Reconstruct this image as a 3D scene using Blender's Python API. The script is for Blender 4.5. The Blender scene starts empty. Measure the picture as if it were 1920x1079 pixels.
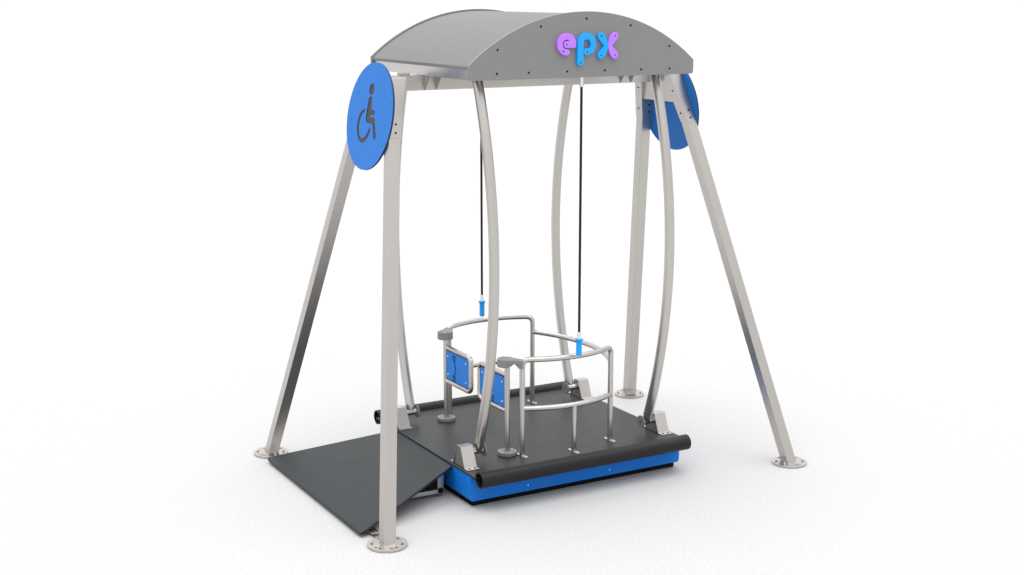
import bpy, bmesh, math
from mathutils import Vector, Matrix
R = math.radians
scene = bpy.context.scene
COL = scene.collection
WORLDPOS = {}

# ------------------------------------------------------------------ materials
def new_mat(name):
    m = bpy.data.materials.new(name); m.use_nodes = True
    nt = m.node_tree
    return m, nt, nt.nodes['Principled BSDF']

def noise_rough(nt, b, lo, hi, scale=(6, 6, 6), detail=4):
    tc = nt.nodes.new('ShaderNodeTexCoord'); mp = nt.nodes.new('ShaderNodeMapping')
    mp.inputs['Scale'].default_value = scale
    n = nt.nodes.new('ShaderNodeTexNoise'); n.inputs['Scale'].default_value = 1; n.inputs['Detail'].default_value = detail
    r = nt.nodes.new('ShaderNodeMapRange')
    r.inputs['From Min'].default_value = .3; r.inputs['From Max'].default_value = .7
    r.inputs['To Min'].default_value = lo; r.inputs['To Max'].default_value = hi
    nt.links.new(tc.outputs['Object'], mp.inputs['Vector']); nt.links.new(mp.outputs['Vector'], n.inputs['Vector'])
    nt.links.new(n.outputs['Fac'], r.inputs['Value']); nt.links.new(r.outputs['Result'], b.inputs['Roughness'])
    return n

def steel(name, colour, lo, hi, scale=(40, 40, 4), bump=.012):
    m, nt, b = new_mat(name)
    b.inputs['Base Color'].default_value = (*colour, 1); b.inputs['Metallic'].default_value = 1
    n = noise_rough(nt, b, lo, hi, scale, 3)
    tc = nt.nodes.new('ShaderNodeTexCoord')
    g = nt.nodes.new('ShaderNodeTexNoise'); g.inputs['Scale'].default_value = 260; g.inputs['Detail'].default_value = 2
    nt.links.new(tc.outputs['Object'], g.inputs['Vector'])
    bp = nt.nodes.new('ShaderNodeBump'); bp.inputs['Strength'].default_value = bump; bp.inputs['Distance'].default_value = .001
    nt.links.new(g.outputs['Fac'], bp.inputs['Height']); nt.links.new(bp.outputs['Normal'], b.inputs['Normal'])
    return m

def plastic(name, colour, lo, hi, spec=.5, bump=.0, bscale=300, scale=(9, 9, 9)):
    m, nt, b = new_mat(name)
    b.inputs['Base Color'].default_value = (*colour, 1)
    b.inputs['Specular IOR Level'].default_value = spec
    noise_rough(nt, b, lo, hi, scale)
    if bump:
        tc = nt.nodes.new('ShaderNodeTexCoord')
        g = nt.nodes.new('ShaderNodeTexNoise'); g.inputs['Scale'].default_value = bscale; g.inputs['Detail'].default_value = 2
        nt.links.new(tc.outputs['Object'], g.inputs['Vector'])
        bp = nt.nodes.new('ShaderNodeBump'); bp.inputs['Strength'].default_value = bump; bp.inputs['Distance'].default_value = .001
        nt.links.new(g.outputs['Fac'], bp.inputs['Height']); nt.links.new(bp.outputs['Normal'], b.inputs['Normal'])
    return m

STEEL = steel('brushed_steel', (.515, .490, .468), .31, .35)
TUBE = steel('satin_steel_tube', (.535, .509, .487), .29, .33)
CHANNEL = steel('ground_steel_channel', (.56, .55, .55), .28, .33)
BOLT = steel('bright_bolt', (.80, .79, .78), .18, .28)
DARKBOLT = plastic('dark_bolt', (.006, .006, .006), .5, .6, .1)
GREY = plastic('grey_board', (.212, .212, .211), .45, .50, .35, .05, 420)
ROOF = plastic('grey_roof_sheet', (.176, .176, .175), .56, .60, .10, .02, 300)
CAPGREY = plastic('grey_moulding', (.215, .216, .215), .45, .55, .3, .05, 500)
DISCGREY = plastic('grey_base_moulding', (.175, .179, .179), .45, .55, .35, .06, 500)
BLUE = plastic('blue_board', (.009, .152, .525), .46, .50, .22, .05, 420)
PANELBLUE = plastic('blue_gate_board', (.010, .185, .640), .46, .50, .22, .05, 420)
SKIRTBLUE = plastic('blue_skirt_board', (.006, .165, .630), .44, .50, .18, .04, 420)
CORE = plastic('dark_board_core', (.016, .015, .014), .5, .6, .3)
ENGRAVE = plastic('engraved_core', (.046, .042, .036), .5, .6, .3)
RUBBER = plastic('black_rubber', (.0070, .0070, .0070), .48, .53, .32, .04, 350)
DECK = plastic('deck_sheet', (.0150, .0170, .0184), .42, .46, .38, .05, 500)
RAMPM = plastic('ramp_sheet', (.0155, .0198, .0220), .46, .5, .30, .05, 500)
ROPE = plastic('black_rope', (.008, .008, .008), .6, .7, .3, .3, 500)
LILAC = plastic('lilac_plastic', (.470, .188, .860), .4, .5, .35)
AZURE = plastic('azure_plastic', (.006, .335, .840), .4, .5, .35)
CONTACTSHADE = plastic('contact_shade_black', (.006, .006, .006), .8, .9, .1)  # near-black colour that paints the contact shadow under the platform

def ground_mat():
    m, nt, b = new_mat('white_studio_floor')
    b.inputs['Roughness'].default_value = 1; b.inputs['Specular IOR Level'].default_value = 0
    tc = nt.nodes.new('ShaderNodeTexCoord')
    n = nt.nodes.new('ShaderNodeTexNoise'); n.inputs['Scale'].default_value = 85; n.inputs['Detail'].default_value = 3; n.inputs['Roughness'].default_value = .8
    nt.links.new(tc.outputs['Object'], n.inputs['Vector'])
    r = nt.nodes.new('ShaderNodeMapRange')
    r.inputs['From Min'].default_value = .3; r.inputs['From Max'].default_value = .7
    r.inputs['To Min'].default_value = GA * .83; r.inputs['To Max'].default_value = GA * 1.15
    nt.links.new(n.outputs['Fac'], r.inputs['Value'])
    c = nt.nodes.new('ShaderNodeCombineColor')
    for k in ('Red', 'Green', 'Blue'): nt.links.new(r.outputs['Result'], c.inputs[k])
    nt.links.new(c.outputs['Color'], b.inputs['Base Color'])
    return m
SKY = 1.0
GA = .450
GROUND = ground_mat()

# ------------------------------------------------------------------ building helpers
def smooth(me, ang=35):
    me.polygons.foreach_set('use_smooth', [True] * len(me.polygons))
    me.set_sharp_from_angle(angle=R(ang))

def empty(name, loc):
    o = bpy.data.objects.new(name, None); COL.objects.link(o); o.location = loc
    o.empty_display_size = .2
    WORLDPOS[o] = Vector(loc)
    return o

def link(name, src, mat, parent=None, ang=35):
    """src: bmesh in world coordinates -> one mesh object whose origin is the middle of its foot"""
    if isinstance(src, bmesh.types.BMesh):
        me = bpy.data.meshes.new(name); bmesh.ops.recalc_face_normals(src, faces=src.faces[:])
        src.to_mesh(me); src.free()
    else: me = src
    vs = [v.co for v in me.vertices]
    lo = [min(v[k] for v in vs) for k in range(3)]; hi = [max(v[k] for v in vs) for k in range(3)]
    c = Vector(((lo[0] + hi[0]) / 2, (lo[1] + hi[1]) / 2, lo[2]))
    me.transform(Matrix.Translation(-c))
    for m in (mat if isinstance(mat, (list, tuple)) else [mat]): me.materials.append(m)
    smooth(me, ang)
    o = bpy.data.objects.new(name, me); COL.objects.link(o)
    if ang < 55:
        wn = o.modifiers.new('weighted_normals', 'WEIGHTED_NORMAL'); wn.keep_sharp = True; wn.weight = 80
    WORLDPOS[o] = c
    if parent: o.parent = parent; o.location = c - WORLDPOS[parent]
    else: o.location = c
    return o

def tag(o, label=None, cat=None, group=None, kind=None):
    if label: o['label'] = label
    if cat: o['category'] = cat
    if group: o['group'] = group
    if kind: o['kind'] = kind
    return o

def bevel_all(bm, w, seg=2, ang=30):
    es = [e for e in bm.edges if len(e.link_faces) == 2 and e.calc_face_angle(0) > R(ang)]
    if es and w > 0: bmesh.ops.bevel(bm, geom=es, offset=w, segments=seg, affect='EDGES', profile=.5, clamp_overlap=True)

def join(dst, src):
    me = bpy.data.meshes.new('temp'); src.to_mesh(me); src.free(); dst.from_mesh(me); bpy.data.meshes.remove(me)

def hexa(pts, bev=.002):
    """8 points: lower ring of 4 then upper ring of 4"""
    bm = bmesh.new(); v = [bm.verts.new(p) for p in pts]
    for f in ((0, 3, 2, 1), (4, 5, 6, 7), (0, 1, 5, 4), (1, 2, 6, 5), (2, 3, 7, 6), (3, 0, 4, 7)): bm.faces.new([v[i] for i in f])
    bmesh.ops.recalc_face_normals(bm, faces=bm.faces[:])
    bevel_all(bm, bev)
    return bm

def box(x0, x1, y0, y1, z0, z1, bev=.002):
    return hexa([(x0, y0, z0), (x1, y0, z0), (x1, y1, z0), (x0, y1, z0), (x0, y0, z1), (x1, y0, z1), (x1, y1, z1), (x0, y1, z1)], bev)

def prism(outline, fn, d0, d1, bev=0, seg=2):
    """closed 2-D outline (list of (a,b)) swept from depth d0 to d1; fn(a,b,d) -> world point"""
    bm = bmesh.new()
    lo = [bm.verts.new(fn(a, b, d0)) for a, b in outline]; hi = [bm.verts.new(fn(a, b, d1)) for a, b in outline]
    bm.faces.new(lo[::-1]); bm.faces.new(hi)
    n = len(outline)
    for i in range(n): bm.faces.new((lo[i], lo[(i + 1) % n], hi[(i + 1) % n], hi[i]))
    bmesh.ops.recalc_face_normals(bm, faces=bm.faces[:])
    if bev: bevel_all(bm, bev, seg, 50)
    return bm

def cyl(p0, p1, r0, r1=None, n=32, bev=0):
    p0, p1 = Vector(p0), Vector(p1); r1 = r0 if r1 is None else r1
    d = (p1 - p0).normalized(); a = d.orthogonal().normalized(); b = d.cross(a)
    bm = bmesh.new()
    A = [bm.verts.new(p0 + (a * math.cos(t) + b * math.sin(t)) * r0) for t in [2 * math.pi * i / n for i in range(n)]]
    B = [bm.verts.new(p1 + (a * math.cos(t) + b * math.sin(t)) * r1) for t in [2 * math.pi * i / n for i in range(n)]]
    bm.faces.new(A[::-1]); bm.faces.new(B)
    for i in range(n): bm.faces.new((A[i], A[(i + 1) % n], B[(i + 1) % n], B[i]))
    bmesh.ops.recalc_face_normals(bm, faces=bm.faces[:])
    if bev: bevel_all(bm, bev, 2, 60)
    return bm

def tube(path, r, n=20, closed=False, caps=True):
    P = [Vector(p) for p in path]; m = len(P)
    rad = r if callable(r) else (lambda i: r)
    bm = bmesh.new(); rings = []
    tang = []
    for i in range(m):
        if closed: t = P[(i + 1) % m] - P[i - 1]
        else: t = P[min(i + 1, m - 1)] - P[max(i - 1, 0)]
        tang.append(t.normalized())
    a = tang[0].orthogonal().normalized()
    for i in range(m):
        a = (a - tang[i] * a.dot(tang[i])).normalized(); b = tang[i].cross(a)
        rings.append([bm.verts.new(P[i] + (a * math.cos(2 * math.pi * k / n) + b * math.sin(2 * math.pi * k / n)) * rad(i)) for k in range(n)])
    for i in range(m if closed else m - 1):
        A, B = rings[i], rings[(i + 1) % m]
        for k in range(n): bm.faces.new((A[k], A[(k + 1) % n], B[(k + 1) % n], B[k]))
    if caps and not closed: bm.faces.new(rings[0][::-1]); bm.faces.new(rings[-1])
    bmesh.ops.recalc_face_normals(bm, faces=bm.faces[:])
    return bm

def fillet(path, r, seg=8):
    """round the inner corners of a 3-D polyline"""
    P = [Vector(p) for p in path]; out = [P[0]]
    for i in range(1, len(P) - 1):
        a = (P[i - 1] - P[i]); b = (P[i + 1] - P[i]); rr = min(r, a.length * .49, b.length * .49)
        a = P[i] + a.normalized() * rr; b = P[i] + b.normalized() * rr
        for k in range(seg + 1):
            t = k / seg; out.append(a * (1 - t) ** 2 + P[i] * 2 * t * (1 - t) + b * t * t)
    out.append(P[-1]); return out

def arc2(cx, cy, r, a0, a1, n=16):
    return [(cx + r * math.cos(R(a0 + (a1 - a0) * i / n)), cy + r * math.sin(R(a0 + (a1 - a0) * i / n))) for i in range(n + 1)]

def round_poly(pts, r, seg=6):
    out = []; n = len(pts)
    for i in range(n):
        p = Vector(pts[i]); a = Vector(pts[i - 1]) - p; b = Vector(pts[(i + 1) % n]) - p
        rr = r[i] if isinstance(r, (list, tuple)) else r
        rr = min(rr, a.length * .48, b.length * .48)
        if rr <= 0: out.append(tuple(p)); continue
        a = p + a.normalized() * rr; b = p + b.normalized() * rr
        for k in range(seg + 1):
            t = k / seg; q = a * (1 - t) ** 2 + p * 2 * t * (1 - t) + b * t * t; out.append((q.x, q.y))
    return out

def plate_with_holes(loops, half, fn, bev=0):
    """2-D filled curve (outer loop and hole loops) given a thickness, mapped by matrix fn"""
    cu = bpy.data.curves.new('plate', 'CURVE'); cu.dimensions = '2D'; cu.fill_mode = 'BOTH'; cu.extrude = half
    if bev: cu.bevel_depth = bev; cu.bevel_resolution = 1; cu.offset = -bev; cu.extrude = half - bev
    for L in loops:
        s = cu.splines.new('POLY'); s.points.add(len(L) - 1)
        for p, (a, b) in zip(s.points, L): p.co = (a, b, 0, 1)
        s.use_cyclic_u = True
    o = bpy.data.objects.new('plate', cu); COL.objects.link(o)
    dg = bpy.context.evaluated_depsgraph_get(); dg.update()
    me = bpy.data.meshes.new_from_object(o.evaluated_get(dg))
    bpy.data.objects.remove(o); bpy.data.curves.remove(cu)
    me.materials.clear()
    me.transform(fn)
    bm = bmesh.new(); bm.from_mesh(me); bpy.data.meshes.remove(me)
    bmesh.ops.remove_doubles(bm, verts=bm.verts[:], dist=1e-5)
    return bm

# ------------------------------------------------------------------ measured dimensions (metres)
FOOT = (1.4101, .9099); LEGTOP = (1.0187, .2195); ZT = 2.25
TILT = math.atan((FOOT[0] - LEGTOP[0]) / ZT)
ZP = .207                                           # top of the deck

# ------------------------------------------------------------------ ground
bm = bmesh.new()
G = 4000
for p in ((-G, -G, 0), (G, -G, 0), (G, G, 0), (-G, G, 0)): bm.verts.new(p)
bm.faces.new(bm.verts[:])
tag(link('ground', bm, GROUND), 'plain white studio floor under the swing', 'ground', kind='structure')

# ------------------------------------------------------------------ swing frame
frame = empty('swing_stand', (0, 0, 0))
tag(frame, 'steel A frame swing stand with arched grey roof and round blue wheelchair signs', 'swing stand')

def legpt(sx, sy, z):
    k = z / ZT
    return Vector((sx * (FOOT[0] + (LEGTOP[0] - FOOT[0]) * k), sy * (FOOT[1] + (LEGTOP[1] - FOOT[1]) * k), z))

def ring(c, hx0, hx1, hy0, hy1): return [c + Vector((hx0, hy0, 0)), c + Vector((hx1, hy0, 0)), c + Vector((hx1, hy1, 0)), c + Vector((hx0, hy1, 0))]
S = .0355
BOLTANG = [30 + 60 * k for k in range(6)]
for sx in (-1, 1):
    for sy in (-1, 1):
        leg = link('leg', hexa(ring(legpt(sx, sy, .010), -S, S, -S, S) + ring(legpt(sx, sy, 2.43), -S, S, -S, S), .003), STEEL, frame)
        f = legpt(sx, sy, 0)
        loops = [arc2(0, 0, .110, 0, 354, 59)]
        for a in BOLTANG:
            w = 13; loops.append(arc2(0, 0, .0905, a - w, a + w, 8) + arc2(.0845 * math.cos(R(a + w)), .0845 * math.sin(R(a + w)), .006, a + w, a + w + 180, 6)[1:-1]
                                 + arc2(0, 0, .0785, a + w, a - w, 8) + arc2(.0845 * math.cos(R(a - w)), .0845 * math.sin(R(a - w)), .006, a - w + 180, a - w + 360, 6)[1:-1])
        bm = plate_with_holes(loops, .0065, Matrix.Translation((f.x, f.y, .0085)), .0012)
        link('base_plate', bm, STEEL, leg)
        for a in BOLTANG:
            p = Vector((f.x + .0845 * math.cos(R(a)), f.y + .0845 * math.sin(R(a)), 0))
            b = cyl(p + Vector((0, 0, .003)), p + Vector((0, 0, .0175)), .0085, n=16)
            join(b, cyl(p + Vector((0, 0, .0175)), p + Vector((0, 0, .0255)), .0075, n=6, bev=.0008))
            join(b, cyl(p + Vector((0, 0, .0255)), p + Vector((0, 0, .032)), .004, n=10))
            link('anchor_bolt', b, BOLT, leg)

# apex bracket of each A: a folded sheet sleeve round both leg tops with a web between
for sx in (-1, 1):
    bm = bmesh.new()
    e = S + .003
    for sy in (-1, 1):
        zj, zt = 2.145, 2.4765
        lo, hi = legpt(sx, sy, zj), legpt(sx, sy, zt)
        inx = -sx                                     # towards the middle of the swing
        def rr(c, flare):
            x_in, x_out = inx * (e + flare), -inx * (e - .001)
            return ring(c, min(x_in, x_out), max(x_in, x_out), -e, e)
        join(bm, hexa(rr(lo, 0) + rr(hi, .030), .003))
    # web plates, inner and outer
    tz = lambda z: legpt(sx, 1, z).x
    for off in (-sx * (S - .001), sx * (S - .006)):
        for (za, zb_, wa, wb) in ((2.266, 2.468, .1843, .13),):
            t = .005
            pts = [(tz(za) + off - t / 2, -wa, za), (tz(za) + off + t / 2, -wa, za), (tz(za) + off + t / 2, wa, za), (tz(za) + off - t / 2, wa, za),
                   (tz(zb_) + off - t / 2, -wb, zb_), (tz(zb_) + off + t / 2, -wb, zb_), (tz(zb_) + off + t / 2, wb, zb_), (tz(zb_) + off - t / 2, wb, zb_)]
            join(bm, hexa(pts, .001))
    br = link('apex_bracket', bm, STEEL, frame)
    # bolts: two on each visible face of the sleeves
    for sy in (-1, 1):
        for z in (2.175, 2.222):
            c = legpt(sx, sy, z)
            p = c + Vector((0.004 * -sx, -1 * e, 0)) if sy < 0 else c + Vector((0, e, 0))
            d = Vector((0, -1 if sy < 0 else 1, 0))
            link('bolt', cyl(p - d * .003, p + d * .0035, .0062, n=14, bev=.001), DARKBOLT, br)
            if sy > 0:
                p = c + Vector((.012, -e, 0)); link('bolt', cyl(p + Vector((0, .003, 0)), p - Vector((0, .0035, 0)), .0062, n=14, bev=.001), DARKBOLT, br)
        for z, dy in ((2.20, 0), (2.34, 0)):
            c = legpt(sx, sy, z); p = c + Vector((-sx * (e + (z - 2.145) / .325 * .03), dy, 0)); d = Vector((-sx, 0, 0))
            link('bolt', cyl(p - d * .004, p + d * .0035, .0055, n=14, bev=.001), DARKBOLT, br)

beam = link('crossbeam', box(-.965, .965, -.044, .044, 2.390, 2.477, .003), STEEL, frame)
for x in (-.728, -.652, .652, .728):
    for sy in (-1, 1):
        bm = prism([(.046, 2.3925), (.046, 2.474), (.115, 2.474)], lambda a, b, d, sy=sy: (d, sy * a, b), x - .003, x + .003)
        link('gusset_plate', bm, STEEL, beam)
for x in (-.84, .84):
    link('roof_mount', box(x - .03, x + .03, -.026, .026, 2.4775, 2.493, .002), STEEL, beam)

# --------- round signs
HEADC = [(a - .012, b) for a, b in arc2(0, .1555, .0335, 0, 345, 23)]
BODY = round_poly([(-.022, .112), (.012, .106), (.020, .037), (.069, .038), (.074, .012), (.0155, .007), (.015, -.005), (.075, -.003), (.102, -.060), (.137, -.116), (.121, -.128), (.100, -.121), (.062, -.041), (-.020, -.040), (-.043, -.026), (-.041, .03), (-.037, .085)],
                  [.016, .012, .006, .010, .010, .003, .003, .012, .03, .010, .010, .010, .008, .012, .014, .02, .02])
BODY = round_poly([(-.034, .113), (.010, .113), (.021, .037), (.070, .038), (.077, .012), (.016, .007), (.017, -.005), (.078, -.002), (.138, -.117), (.105, -.128), (.061, -.041), (-.020, -.039), (-.042, -.027), (-.041, .04)],
                  [.018, .018, .004, .011, .011, .003, .003, .012, .016, .016, .006, .012, .012, .02])
WHEEL = [(-.069, .040), (-.069, .022), (-.092, .010), (-.110, -.010), (-.121, -.040), (-.122, -.066), (-.114, -.094), (-.098, -.117), (-.077, -.131), (-.054, -.135), (-.031, -.129), (-.012, -.117), (.003, -.102), (.014, -.086), (.024, -.070), (.035, -.067), (.046, -.075), (.040, -.092), (.031, -.109), (.013, -.131), (-.008, -.147), (-.028, -.156), (-.050, -.160), (-.076, -.156), (-.102, -.144), (-.125, -.124), (-.142, -.096), (-.150, -.070), (-.150, -.041), (-.140, -.010), (-.121, .014), (-.096, .031)]
RS = .3123
for sx in (-1, 1):
    # local frame of the disc: a = to the right seen from outside, b = up, n = outwards
    n = Vector((sx * math.cos(TILT), 0, math.sin(TILT))); b = Vector((-sx * math.sin(TILT), 0, math.cos(TILT))); a = b.cross(n)
    c = Vector((sx * 1.0655, 0, 2.25))
    def M(off): 
        m = Matrix((a, b, n)).transposed().to_4x4(); m.translation = c + n * off; return m
    outer = arc2(0, 0, RS, 0, 357, 119)
    dsc = link('sign_disc', plate_with_holes([outer, HEADC[::-1], BODY, WHEEL], .0006, M(-.0006)), BLUE, frame, 15)
    rim = [(q[0] * .9995, q[1] * .9995) for q in outer]
    bm = plate_with_holes([rim, HEADC[::-1], BODY, WHEEL], .00105, M(-.0023)); join(bm, plate_with_holes([rim], .0033, M(-.0069)))
    link('disc_core', bm, CORE, dsc)
    link('disc_back', plate_with_holes([outer], .0011, M(-.0113)), BLUE, dsc, 15)
    # the cut-out shows the core: a slightly smaller inlay at the bottom of the engraving
    link('wheelchair_symbol', plate_with_holes([arc2(-.02, 0, .19, 0, 354, 59)], .0002, M(-.0033)), ENGRAVE, dsc)
    for (u, v) in ((-.193, .127), (.171, .127), (-.240, -.038), (.222, -.037)):
        p = c + a * u + b * v
        link('screw', cyl(p - n * .002, p + n * .0008, .0042, n=14), DARKBOLT, dsc)

# --------- canopy
XR, YF, ZB, ZA, ZTOP = .7576, .6586, 2.4768, 2.560, 2.8468
def arch(x, half=XR, za=ZA, zt=ZTOP):
    h = zt - za; rad = (half * half + h * h) / (2 * h); return zt - rad + math.sqrt(rad * rad - x * x)
N = 48
def fascia_outline():
    top = [(XR - 2 * XR * i / N, arch(XR - 2 * XR * i / N)) for i in range(N + 1)]
    pts = round_poly([(-XR, ZB), (XR, ZB)] + [(XR, ZA)] + [(-XR, ZA)], [.016, .016, 0, 0])
    out = [p for p in round_poly([(-XR, ZA), (-XR, ZB), (XR, ZB), (XR, ZA)], [0, .018, .018, 0])]
    return out + top[1:-1]
for sy in (-1, 1):
    bm = prism(fascia_outline(), lambda a_, b_, d, sy=sy: (a_, sy * d, b_), YF - .018, YF, .0008)
    fas = link('end_board', bm, GREY, frame, 15)
    for (x, z) in [(s * q[0], q[1]) for s in (-1, 1) for q in ((.583, 2.512), (.380, 2.512), (.127, 2.5125), (.302, 2.766), (.579, 2.642))] + [(0, 2.807)]:
        link('bolt', cyl((x, sy * (YF - .004), z), (x, sy * (YF + .0025), z), .0062, n=14, bev=.001), DARKBOLT, fas)
    if sy < 0: front = fas
XP = .752
sheet = [(XP - 2 * XP * i / N, arch(XP - 2 * XP * i / N) - .012) for i in range(N + 1)]
sheet = [(XP + .001, 2.538)] + sheet + [(-XP - .001, 2.538)]
low = [(x * .995, z - .006) for x, z in sheet[1:-1]]
low = [(XP - .004, 2.538)] + low + [(-XP + .004, 2.538)]
bm = prism(sheet + low[::-1], lambda a_, b_, d: (a_, d, b_), -YF + .0185, YF - .0185)
roof = link('roof_sheet', bm, ROOF, frame, 30)
for sx in (-1, 1):
    bm = box(min(sx * .742, sx * .700), max(sx * .742, sx * .700), -YF + .019, YF - .019, 2.4775, 2.5365, .002)
    link('edge_channel', bm, CHANNEL, roof)
    bm = box(sx * .6075 - .03, sx * .6075 + .03, -YF + .019, YF - .019, 2.489, 2.535, .003)
    link('roof_rail', bm, STEEL, roof)
for y in (-.611, .611):
    link('roof_rail', box(-.577, .577, y - .028, y + .028, 2.492, 2.53, .003), STEEL, roof)
link('roof_rail', box(-.577, .577, -.03, .03, 2.489, 2.53, .003), STEEL, roof)

# --------- letters on the front board (read from the front: x to the right)
def letter(name, outline, mat, holes):
    m = Matrix(((1, 0, 0, 0), (0, 0, -1, -YF - .0105), (0, 1, 0, 0), (0, 0, 0, 1)))
    o = link('letter', plate_with_holes([outline], .010, m, .0022), mat, front, 40)
    o['label'] = name
    for (x, z) in holes:
        link('letter_screw', cyl((x, -YF - .015, z), (x, -YF - .0213, z), .0042, n=12), DARKBOLT, front)
    return o
hw = .0205
ec = (-.1425, 2.6655)
E_ = arc2(*ec, .0625, -88, -360, 50)                    # outer edge, clockwise from the bottom round to the right
E_ += [(-.080, 2.655)] + arc2(-.089, 2.653, .009, 0, -90, 6)
E_ += arc2(-.1425, 2.6645, .0200, -90, -300, 26)
E_ += [(-.1285, 2.6885)] + arc2(-.1425, 2.6645, .0265, 65, 270, 26)
E_ += [(-.140, 2.638)] + arc2(-.1400, 2.6205, .0180, 80, -86, 12)
letter('lilac letter e', E_, LILAC, ((-.1425, 2.6645), (-.165, 2.627)))
pc = (-.0085, 2.6645)
P_ = arc2(-.0505, 2.5625, hw, 180, 360, 14) + [(-.030, 2.64), (-.030, pc[1])]
P_ += arc2(*pc, .0260, 146, -84, 26) + arc2(-.0085, 2.6215, .0205, 95, 270, 14) + arc2(*pc, .0625, -90, 180, 44)
P_[15:17] = [(-.030, 2.660), (-.030, 2.678)]
letter('sky blue letter p', P_, AZURE, ((-.0505, 2.5605), (-.0065, 2.620)))
def bez(p0, p1, p2, n=12): return [((1 - t) ** 2 * p0[0] + 2 * t * (1 - t) * p1[0] + t * t * p2[0], (1 - t) ** 2 * p0[1] + 2 * t * (1 - t) * p1[1] + t * t * p2[1]) for t in [i / n for i in range(n + 1)]]
X_ = arc2(.0880, 2.7070, .0225, 225, 45, 14)
X_ += bez((.1035, 2.723), (.1352, 2.693), (.1352, 2.6535))[1:] + bez((.1352, 2.6535), (.1352, 2.614), (.1035, 2.584))[1:]
X_ += arc2(.0880, 2.6000, .0225, -45, -225, 14)[1:] + [(.108, 2.6535)]
letter('sky blue left half of letter x', X_, AZURE, ((.088, 2.708), (.088, 2.599)))
letter('lilac right half of letter x', [(.2710 - x, z) for x, z in X_][::-1], LILAC, ((.183, 2.708), (.183, 2.599)))

# ------------------------------------------------------------------ swing platform
plat = empty('swing_platform', (0, 0, .038))
tag(plat, 'dark wheelchair swing platform with blue skirt and tubular rails, hung on four curved poles', 'swing platform')
XD = .752; YR, ZR, RR = .7176, .1960, .0475
deck = link('deck', box(-XD, XD, -.690, .690, ZP - .012, ZP, .002), DECK, plat)
for sy in (-1, 1):
    # bumper: sheet edge curled into a hollow roll
    out = []
    ts = [R(165 - 330 * i / 40) for i in range(41)]
    outer = [(YR - RR * math.cos(R(8) + 2 * math.pi * i / 48 * .97), ZR + RR * math.sin(R(8) + 2 * math.pi * i / 48 * .97)) for i in range(49)]
    inner = [(YR - (RR - .008) * math.cos(R(8) + 2 * math.pi * i / 48 * .97), ZR + (RR - .008) * math.sin(R(8) + 2 * math.pi * i / 48 * .97)) for i in range(49)]
    bm = prism(outer + inner[::-1], lambda a_, b_, d, sy=sy: (d, sy * a_, b_), -.738, .738, .0012, 1)
    link('bumper_roll', bm, RUBBER, plat, 40)
SK = (.7475, .628)
bm = prism(round_poly([(-SK[0], .038), (SK[0], .038), (SK[0], .194), (-SK[0], .194)], [.022, .022, 0, 0]), lambda a_, b_, d: (a_, d, b_), -SK[1], SK[1], .003)
skirt = link('skirt', bm, SKIRTBLUE, plat)
link('contact_shade_block', box(-.725, .725, -.602, .602, .002, .0385, .002), CONTACTSHADE, plat)  # added black block, stands in for the contact shadow below the skirt
for (x, z) in ((-.42, .062), (.20, .062), (.62, .062)):
    pass
SCREWS = [(-.36, -SK[1], .075), (.22, -SK[1], .072), (-SK[0], -.53, .070), (-SK[0], .53, .07)]
for (x, y, z) in SCREWS:
    d = Vector((0, -1, 0)) if abs(y) > .6 else Vector((-1, 0, 0)); p = Vector((x, y, z))
    link('screw', cyl(p - d * .003, p + d * .002, .0045, n=14, bev=.0008), BOLT, skirt)

# --------- hanger poles: bowed outwards
def hang(t, sx, sy):
    return (sx * (.607 + .001 * t), sy * (.46 + .005 * t + .816 * t * (1 - t) - .011 * t * (1 - t) * (1 - 2 * t)), .283 + (2.493 - .283) * t)
for sx in (-1, 1):
    for sy in (-1, 1):
        link('hanger_pole', tube([hang(i / 120, sx, sy) for i in range(121)], lambda i: (.0195, .0255, .0285)[i] if i < 3 else .0300, 28), TUBE, plat, 60)
# --------- pivot brackets
for sx in (-1, 1):
    for sy in (-1, 1):
        x0, x1 = .653, .735
        t = .005
        prof = [(.343, ZP + t), (.383, ZP + t), (.434, .327), (.477, .327), (.528, ZP + t), (.568, ZP + t)]
        prof_out = [(.343, ZP + t), (.381, ZP + t), (.431, .330), (.480, .330), (.530, ZP + t), (.568, ZP + t)]
        prof_in = [(.568, ZP + .0005), (.5265, ZP + .0005), (.4770, .325), (.4340, .325), (.3845, ZP + .0005), (.343, ZP + .0005)]
        bm = prism(prof_out + prof_in, lambda a_, b_, d, sx=sx, sy=sy: (sx * d, sy * a_, b_), x0, x1, .001, 1)
        # outer cheek
        join(bm, prism([(.388, ZP + .002), (.523, ZP + .002), (.4755, .324), (.4355, .324)], lambda a_, b_, d, sx=sx, sy=sy: (sx * d, sy * a_, b_), x1 - .011, x1 - .005))
        join(bm, prism([(.389, ZP + .002), (.522, ZP + .002), (.4752, .3235), (.4358, .3235)], lambda a_, b_, d, sx=sx, sy=sy: (sx * d, sy * a_, b_), x0 + .003, x0 + .007))
        br = link('pivot_bracket', bm, STEEL, plat, 25)
        link('axle', cyl((sx * .572, sy * .4556, .2815), (sx * .728, sy * .4556, .2815), .0200, n=28), TUBE, br)
        ed = cyl((sx * .5645, sy * .4556, .2815), (sx * .5725, sy * .4556, .2815), .041, n=40, bev=.001)
        link('end_disc', ed, DISCGREY, br)
        link('disc_screw', cyl((sx * .5625, sy * .4556, .2815), (sx * .566, sy * .4556, .2815), .005, n=12), DARKBOLT, br)
        for yy in (.549,):
            for xx in (.675, .713):
                link('bracket_bolt', cyl((sx * xx, sy * yy, ZP + .003), (sx * xx, sy * yy, ZP + .0075), .0055, n=12), DARKBOLT, br)

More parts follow.
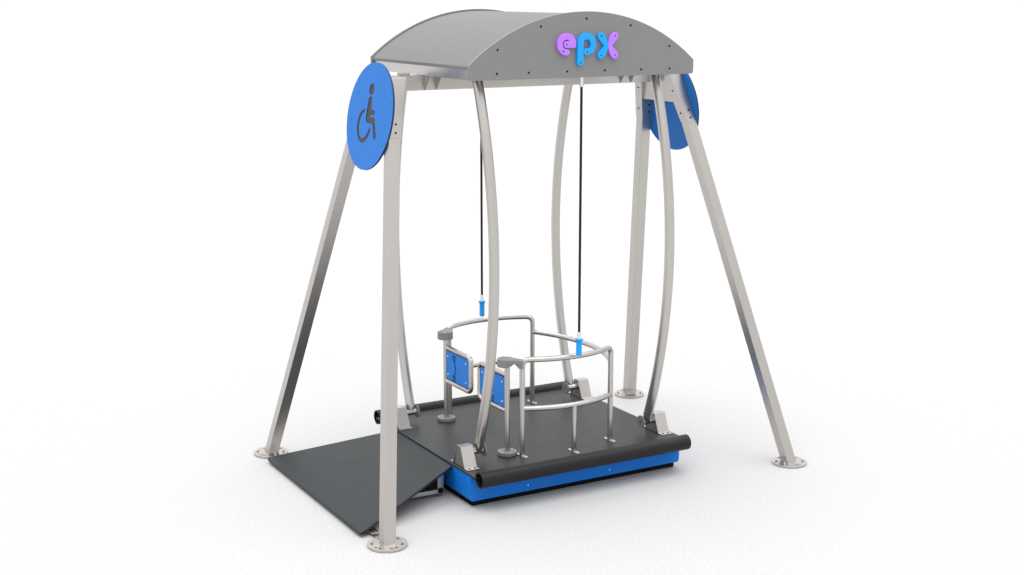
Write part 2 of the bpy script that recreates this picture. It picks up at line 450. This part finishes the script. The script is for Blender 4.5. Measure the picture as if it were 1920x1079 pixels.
# --------- rails
RT = .0166
ZTOPR, ZLOWR, ZBACK = .808, .505, .704
PX, PY, BULGE = .316, .481, .083
def side(x):                                          # plan curve of a side rail
    rad = (PX * PX + BULGE * BULGE) / (2 * BULGE); return PY + BULGE - rad + math.sqrt(rad * rad - x * x)
def backx(y):
    bl = .140; rad = (PY * PY + bl * bl) / (2 * bl); return PX + bl - rad + math.sqrt(rad * rad - y * y)
def foot_plate(x, y, parent, ang):
    """small oval flange with two screws, long side along y"""
    o = arc2(0, .040, .0135, 0, 180, 10) + arc2(0, -.040, .0135, 180, 360, 10)
    m = Matrix.Translation((x, y, ZP + .0025)) @ Matrix.Rotation(ang, 4, 'Z')
    link('foot_plate', plate_with_holes([o], .0025, m), BOLT, parent)
    for s in (-1, 1):
        q = m @ Vector((0, .040 * s, 0)); link('screw', cyl((q.x, q.y, ZP + .004), (q.x, q.y, ZP + .0062), .004, n=10), DARKBOLT, parent)
for sy in (-1, 1):
    top = [(PX * -1 + 2 * PX * i / 40, sy * side(-PX + 2 * PX * i / 40), ZTOPR) for i in range(41)]
    # hoop with rounded shoulders
    rc = .045
    path = [(-PX, sy * PY, ZP + .003 + i * .04) for i in range(1)] + [(-PX, sy * PY, ZTOPR)] + top[6:-6] + [(PX, sy * PY, ZTOPR), (PX, sy * PY, ZP + .003)]
    P = [Vector(p) for p in path]
    P = [P[0]] + fillet([P[0], P[1], P[2]], rc, 10)[1:-1] + P[2:-3] + [P[-3]] + fillet([P[-3], P[-2], P[-1]], rc, 10)[1:-1] + [P[-1]]
    rail = link('side_rail', tube(P, RT, 22), TUBE, plat, 60)
    xs = [-PX + .004 + (2 * PX - .008) * i / 40 for i in range(41)]
    link('lower_bar', tube([(x, sy * side(x), ZLOWR) for x in xs], RT * .98, 20), TUBE, rail, 60)
    link('middle_post', tube([(0, sy * side(0), ZP + .003), (0, sy * side(0), ZLOWR)], RT * .97, 20), TUBE, rail, 60)
    for x, y, an in ((-PX, PY, 0), (0, PY + BULGE, 0), (PX, PY, 0)): foot_plate(x, sy * y, rail, R(an))
ys = [-PY + .004 + (2 * PY - .008) * i / 48 for i in range(49)]
link('back_rail', tube([(backx(y), y, ZBACK) for y in ys], RT, 22), TUBE, plat, 60)

# --------- gates
GX, GY = -.378, .407
GZ0, GZ1 = .478, .703
for sy in (-1, 1):
    post = link('gate_post', tube([(GX, sy * GY, ZP + .004), (GX, sy * GY, .78)], .0163, 22), TUBE, plat, 60)
    # foot moulding
    link('base_moulding', cyl((GX, sy * GY, ZP + .0003), (GX, sy * GY, ZP + .022), .0600, n=48, bev=.003), DISCGREY, post)
    for k in range(6):
        a_ = R(20 + 60 * k); p = (GX + .046 * math.cos(a_), sy * GY + .046 * math.sin(a_))
        link('screw', cyl((*p, ZP + .020), (*p, ZP + .0245), .0045, n=12, bev=.001), BOLT, post)
    # cap moulding: a round head that narrows to an arm which clasps the rail post
    d = Vector((-PX - GX, sy * (PY - GY), 0)); L = d.length; d.normalize(); nn = Vector((-d.y, d.x, 0)); c = Vector((GX, sy * GY, 0))
    head = [(-.012 + .050 * math.cos(R(t)), .050 * math.sin(R(t))) for t in range(50, 311, 4)]
    fn = lambda a_, b_, z: tuple(c + d * a_ + nn * b_ + Vector((0, 0, z)))
    bm = prism(head, fn, .757, .806, .003)
    outline = [(-.006, .0485), (.018, .0425), (.034, .034), (.05, .028), (L - .012, .0245), (L + .006, .0225), (L + .013, .016), (L + .013, -.016), (L + .006, -.0225), (L - .012, -.0245), (.05, -.028), (.034, -.034), (.018, -.0425), (-.006, -.0485)]
    top = outline
    join(bm, prism(top, fn, .781, .8055, .002))
    # haunches under the arm
    join(bm, prism([(0.0, .758), (.022, .758), (.046, .7815), (0.0, .7815)], lambda a_, z, w: tuple(c + d * a_ + nn * w + Vector((0, 0, z))), -.036, .036, .001))
    join(bm, prism([(L + .0115, .753), (L - .016, .756), (L - .040, .7815), (L + .0115, .7815)], lambda a_, z, w: tuple(c + d * a_ + nn * w + Vector((0, 0, z))), -.022, .022, .001))
    link('post_cap', bm, CAPGREY, post, 40)
    for (a_, b_) in ((-.03, .018), (-.03, -.018)):
        p = c + d * a_ + nn * b_; link('screw', cyl((p.x, p.y, .804), (p.x, p.y, .8075), .004, n=12), DARKBOLT, post)
    # swing gate: rounded tube hoop from the post towards the middle
    y0, y1 = GY - .004, .056
    path = fillet([(GX, sy * y0, GZ1), (GX, sy * y1, GZ1), (GX, sy * y1, GZ0), (GX, sy * y0, GZ0)], .045, 10)
    gate = link('gate', tube(path, .0150, 20), TUBE, plat, 60)
    ya, yb = GY - .0175, y1 + .0165; za, zb_ = GZ0 + .0165, GZ1 - .0165
    out = round_poly([(ya, za), (yb, za), (yb, zb_), (ya, zb_)], [.004, .028, .028, .004])
    # dark core a touch larger than the blue faces
    m = Matrix(((0, 0, 1, GX), (sy, 0, 0, 0), (0, 1, 0, 0), (0, 0, 0, 1)))
    link('panel_core', plate_with_holes([out], .0040, m), CORE, gate)
    inn = round_poly([(ya - .0035, za + .0035), (yb + .0035, za + .0035), (yb + .0035, zb_ - .0035), (ya - .0035, zb_ - .0035)], [.004, .026, .026, .004])
    pm = (ya + yb) / 2
    link('gate_panel', plate_with_holes([inn], .0062, m), PANELBLUE, gate, 15)
    for s1 in (0, 1):
        for s2 in (0, 1):
            y = sy * ((ya - .03) if s1 else (yb + .038)); z = (za + .034) if s2 else (zb_ - .034)
            link('panel_bolt', cyl((GX - .0115, y, z), (GX + .0115, y, z), .0072, .0072, n=16, bev=.003), BOLT, gate)
    # handle line drawn on the panel: a bow with a small grip plate at each end
    hx = GX - .0066
    yc = pm + (.047 if sy > 0 else .002)
    hp = [(hx, sy * (yc - .004 - .013 * math.sin(math.pi * i / 24)), .536 + (.636 - .536) * i / 24) for i in range(25)]
    bm = tube(hp, .0027, 8)
    for z0, z1 in ((.504, .535), (.637, .668)):
        join(bm, tube([(hx, sy * (yc + .013), z0), (hx, sy * (yc - .013), z0), (hx, sy * (yc - .013), z1), (hx, sy * (yc + .013), z1)], .0031, 8, True))
    link('handle_outline', bm, DARKBOLT, gate)

# ------------------------------------------------------------------ access ramp
ramp = empty('access_ramp', (-1.12, 0, 0))
tag(ramp, 'dark grey sloping wedge ramp leading up from the floor to the platform edge', 'ramp')
th = .016
XA, XB = -1.497, -.7545; ZA_, ZB_ = .033, .1965; WA, WB = .752, .406
out = round_poly([(XA, -WA), (XB, -WB), (XB, WB), (XA, WA)], [.03, .004, .004, .03], 6)
def rz(x): return ZA_ + (ZB_ - ZA_) * (x - XA) / (XB - XA)
bm = bmesh.new()
lo = [bm.verts.new((x, y, rz(x) - th)) for x, y in out]; hi = [bm.verts.new((x, y, rz(x))) for x, y in out]
bm.faces.new(lo[::-1]); bm.faces.new(hi)
for i in range(len(out)): j = (i + 1) % len(out); bm.faces.new((lo[i], lo[j], hi[j], hi[i]))
bmesh.ops.recalc_face_normals(bm, faces=bm.faces[:]); bevel_all(bm, .003, 2, 50)
link('ramp_plate', bm, RAMPM, ramp, 12)
def sqtube(x0, x1, y0, y1, z0, z1, axis, w=.0025):
    """open-ended square tube"""
    if axis == 'y': loops = [[(x0, z0), (x1, z0), (x1, z1), (x0, z1)], [(x0 + w, z0 + w), (x1 - w, z0 + w), (x1 - w, z1 - w), (x0 + w, z1 - w)]]; m = Matrix(((1, 0, 0, 0), (0, 0, 1, (y0 + y1) / 2), (0, 1, 0, 0), (0, 0, 0, 1))); h = (y1 - y0) / 2
    else: loops = [[(y0, z0), (y1, z0), (y1, z1), (y0, z1)], [(y0 + w, z0 + w), (y1 - w, z0 + w), (y1 - w, z1 - w), (y0 + w, z1 - w)]]; m = Matrix(((0, 0, 1, (x0 + x1) / 2), (1, 0, 0, 0), (0, 1, 0, 0), (0, 0, 0, 1))); h = (x1 - x0) / 2
    return plate_with_holes(loops, h, m)
fr = link('ramp_frame', sqtube(-.833, -.793, -.372, .372, .020, .060, 'y'), STEEL, ramp)
for y in (-.372, .332):
    link('upright', box(-.833, -.793, y, y + .04, .0605, .158, .002), STEEL, fr)
    link('side_bar', box(-1.36, -.8335, y + .002, y + .042, .024, .05, .002), STEEL, fr)
link('cross_bar', box(-1.40, -1.3605, -.60, .60, .018, .044, .002), STEEL, fr)
for sy in (-1, 1):
    link('foot', box(-1.437, -1.385, min(sy * .715, sy * .785), max(sy * .715, sy * .785), .002, .010, .001), BOLT, fr)
    link('foot', box(-1.437, -1.385, min(sy * .60, sy * .765), max(sy * .60, sy * .765), .018, .024, .001), BOLT, fr)

# ------------------------------------------------------------------ pull ropes
def rope(y, label):
    t = empty('pull_rope', (0, y, .815))
    tag(t, label, 'pull rope', 'pull ropes hanging from the roof')
    link('rope', tube([(0, y, 2.43), (0, y, .955)], .0076, 14), ROPE, t, 60)
    link('top_ferrule', cyl((0, y, 2.435), (0, y, 2.4915), .0105, n=20), BOLT, t)
    link('top_ferrule', cyl((0, y, 2.420), (0, y, 2.4352), .0138, n=20, bev=.001), BOLT, t)
    link('lower_ferrule', cyl((0, y, .918), (0, y, .970), .0132, n=20, bev=.0015), BOLT, t)
    b = cyl((0, y, .822), (0, y, .908), .0172, n=24, bev=.004)
    join(b, cyl((0, y, .908), (0, y, .920), .0185, .0235, n=24)); join(b, cyl((0, y, .920), (0, y, .926), .0235, n=24, bev=.0015))
    link('handle', b, AZURE, t, 40)
rope(-.611, 'black pull rope with bright blue handle on the side nearest the lettered board')
rope(.611, 'black pull rope with bright blue handle behind the front left curved pole')

# ------------------------------------------------------------------ light
w = bpy.data.worlds.new('World'); scene.world = w; w.use_nodes = True
nt = w.node_tree; bg = nt.nodes['Background']
tc = nt.nodes.new('ShaderNodeTexCoord'); sep = nt.nodes.new('ShaderNodeSeparateXYZ')
nt.links.new(tc.outputs['Generated'], sep.inputs['Vector'])
ramp_ = nt.nodes.new('ShaderNodeValToRGB')                 # soft studio dome, brighter overhead
nt.links.new(sep.outputs['Z'], ramp_.inputs['Fac'])
ce = ramp_.color_ramp.elements
ce[0].position = 0; ce[0].color = (1.0, 1.0, 1.0, 1)
ce[1].position = 1; ce[1].color = (5.0, 5.0, 5.0, 1)
e = ce.new(.3); e.color = (1.04, 1.04, 1.04, 1)
e = ce.new(.7); e.color = (1.5, 1.5, 1.5, 1)
dot = nt.nodes.new('ShaderNodeVectorMath'); dot.operation = 'DOT_PRODUCT'     # a little brighter on the left rear side
nt.links.new(tc.outputs['Generated'], dot.inputs[0]); dot.inputs[1].default_value = (-.6, .8, 0)
mad = nt.nodes.new('ShaderNodeMath'); mad.operation = 'MULTIPLY_ADD'
nt.links.new(dot.outputs['Value'], mad.inputs[0]); mad.inputs[1].default_value = .07; mad.inputs[2].default_value = SKY
nt.links.new(mad.outputs['Value'], bg.inputs['Strength'])
nt.links.new(ramp_.outputs['Color'], bg.inputs['Color'])

# ------------------------------------------------------------------ camera
cam = bpy.data.cameras.new('camera'); co = bpy.data.objects.new('camera', cam); COL.objects.link(co)
az, pi_ = 1.0558, -.2045
fw = Vector((math.cos(pi_) * math.cos(az), math.cos(pi_) * math.sin(az), math.sin(pi_)))
co.location = (-4.4263, -7.6189, 2.9555)
co.rotation_euler = fw.to_track_quat('-Z', 'Y').to_euler()
cam.sensor_width = 36; cam.sensor_fit = 'HORIZONTAL'; cam.lens = 36 * 2673.67 / 1920
cam.clip_start = .1; cam.clip_end = 20000
scene.camera = co
vs = scene.view_settings
vs.view_transform = 'Standard'; vs.look = 'None'; vs.gamma = 1; vs.exposure = 0; vs.use_curve_mapping = False
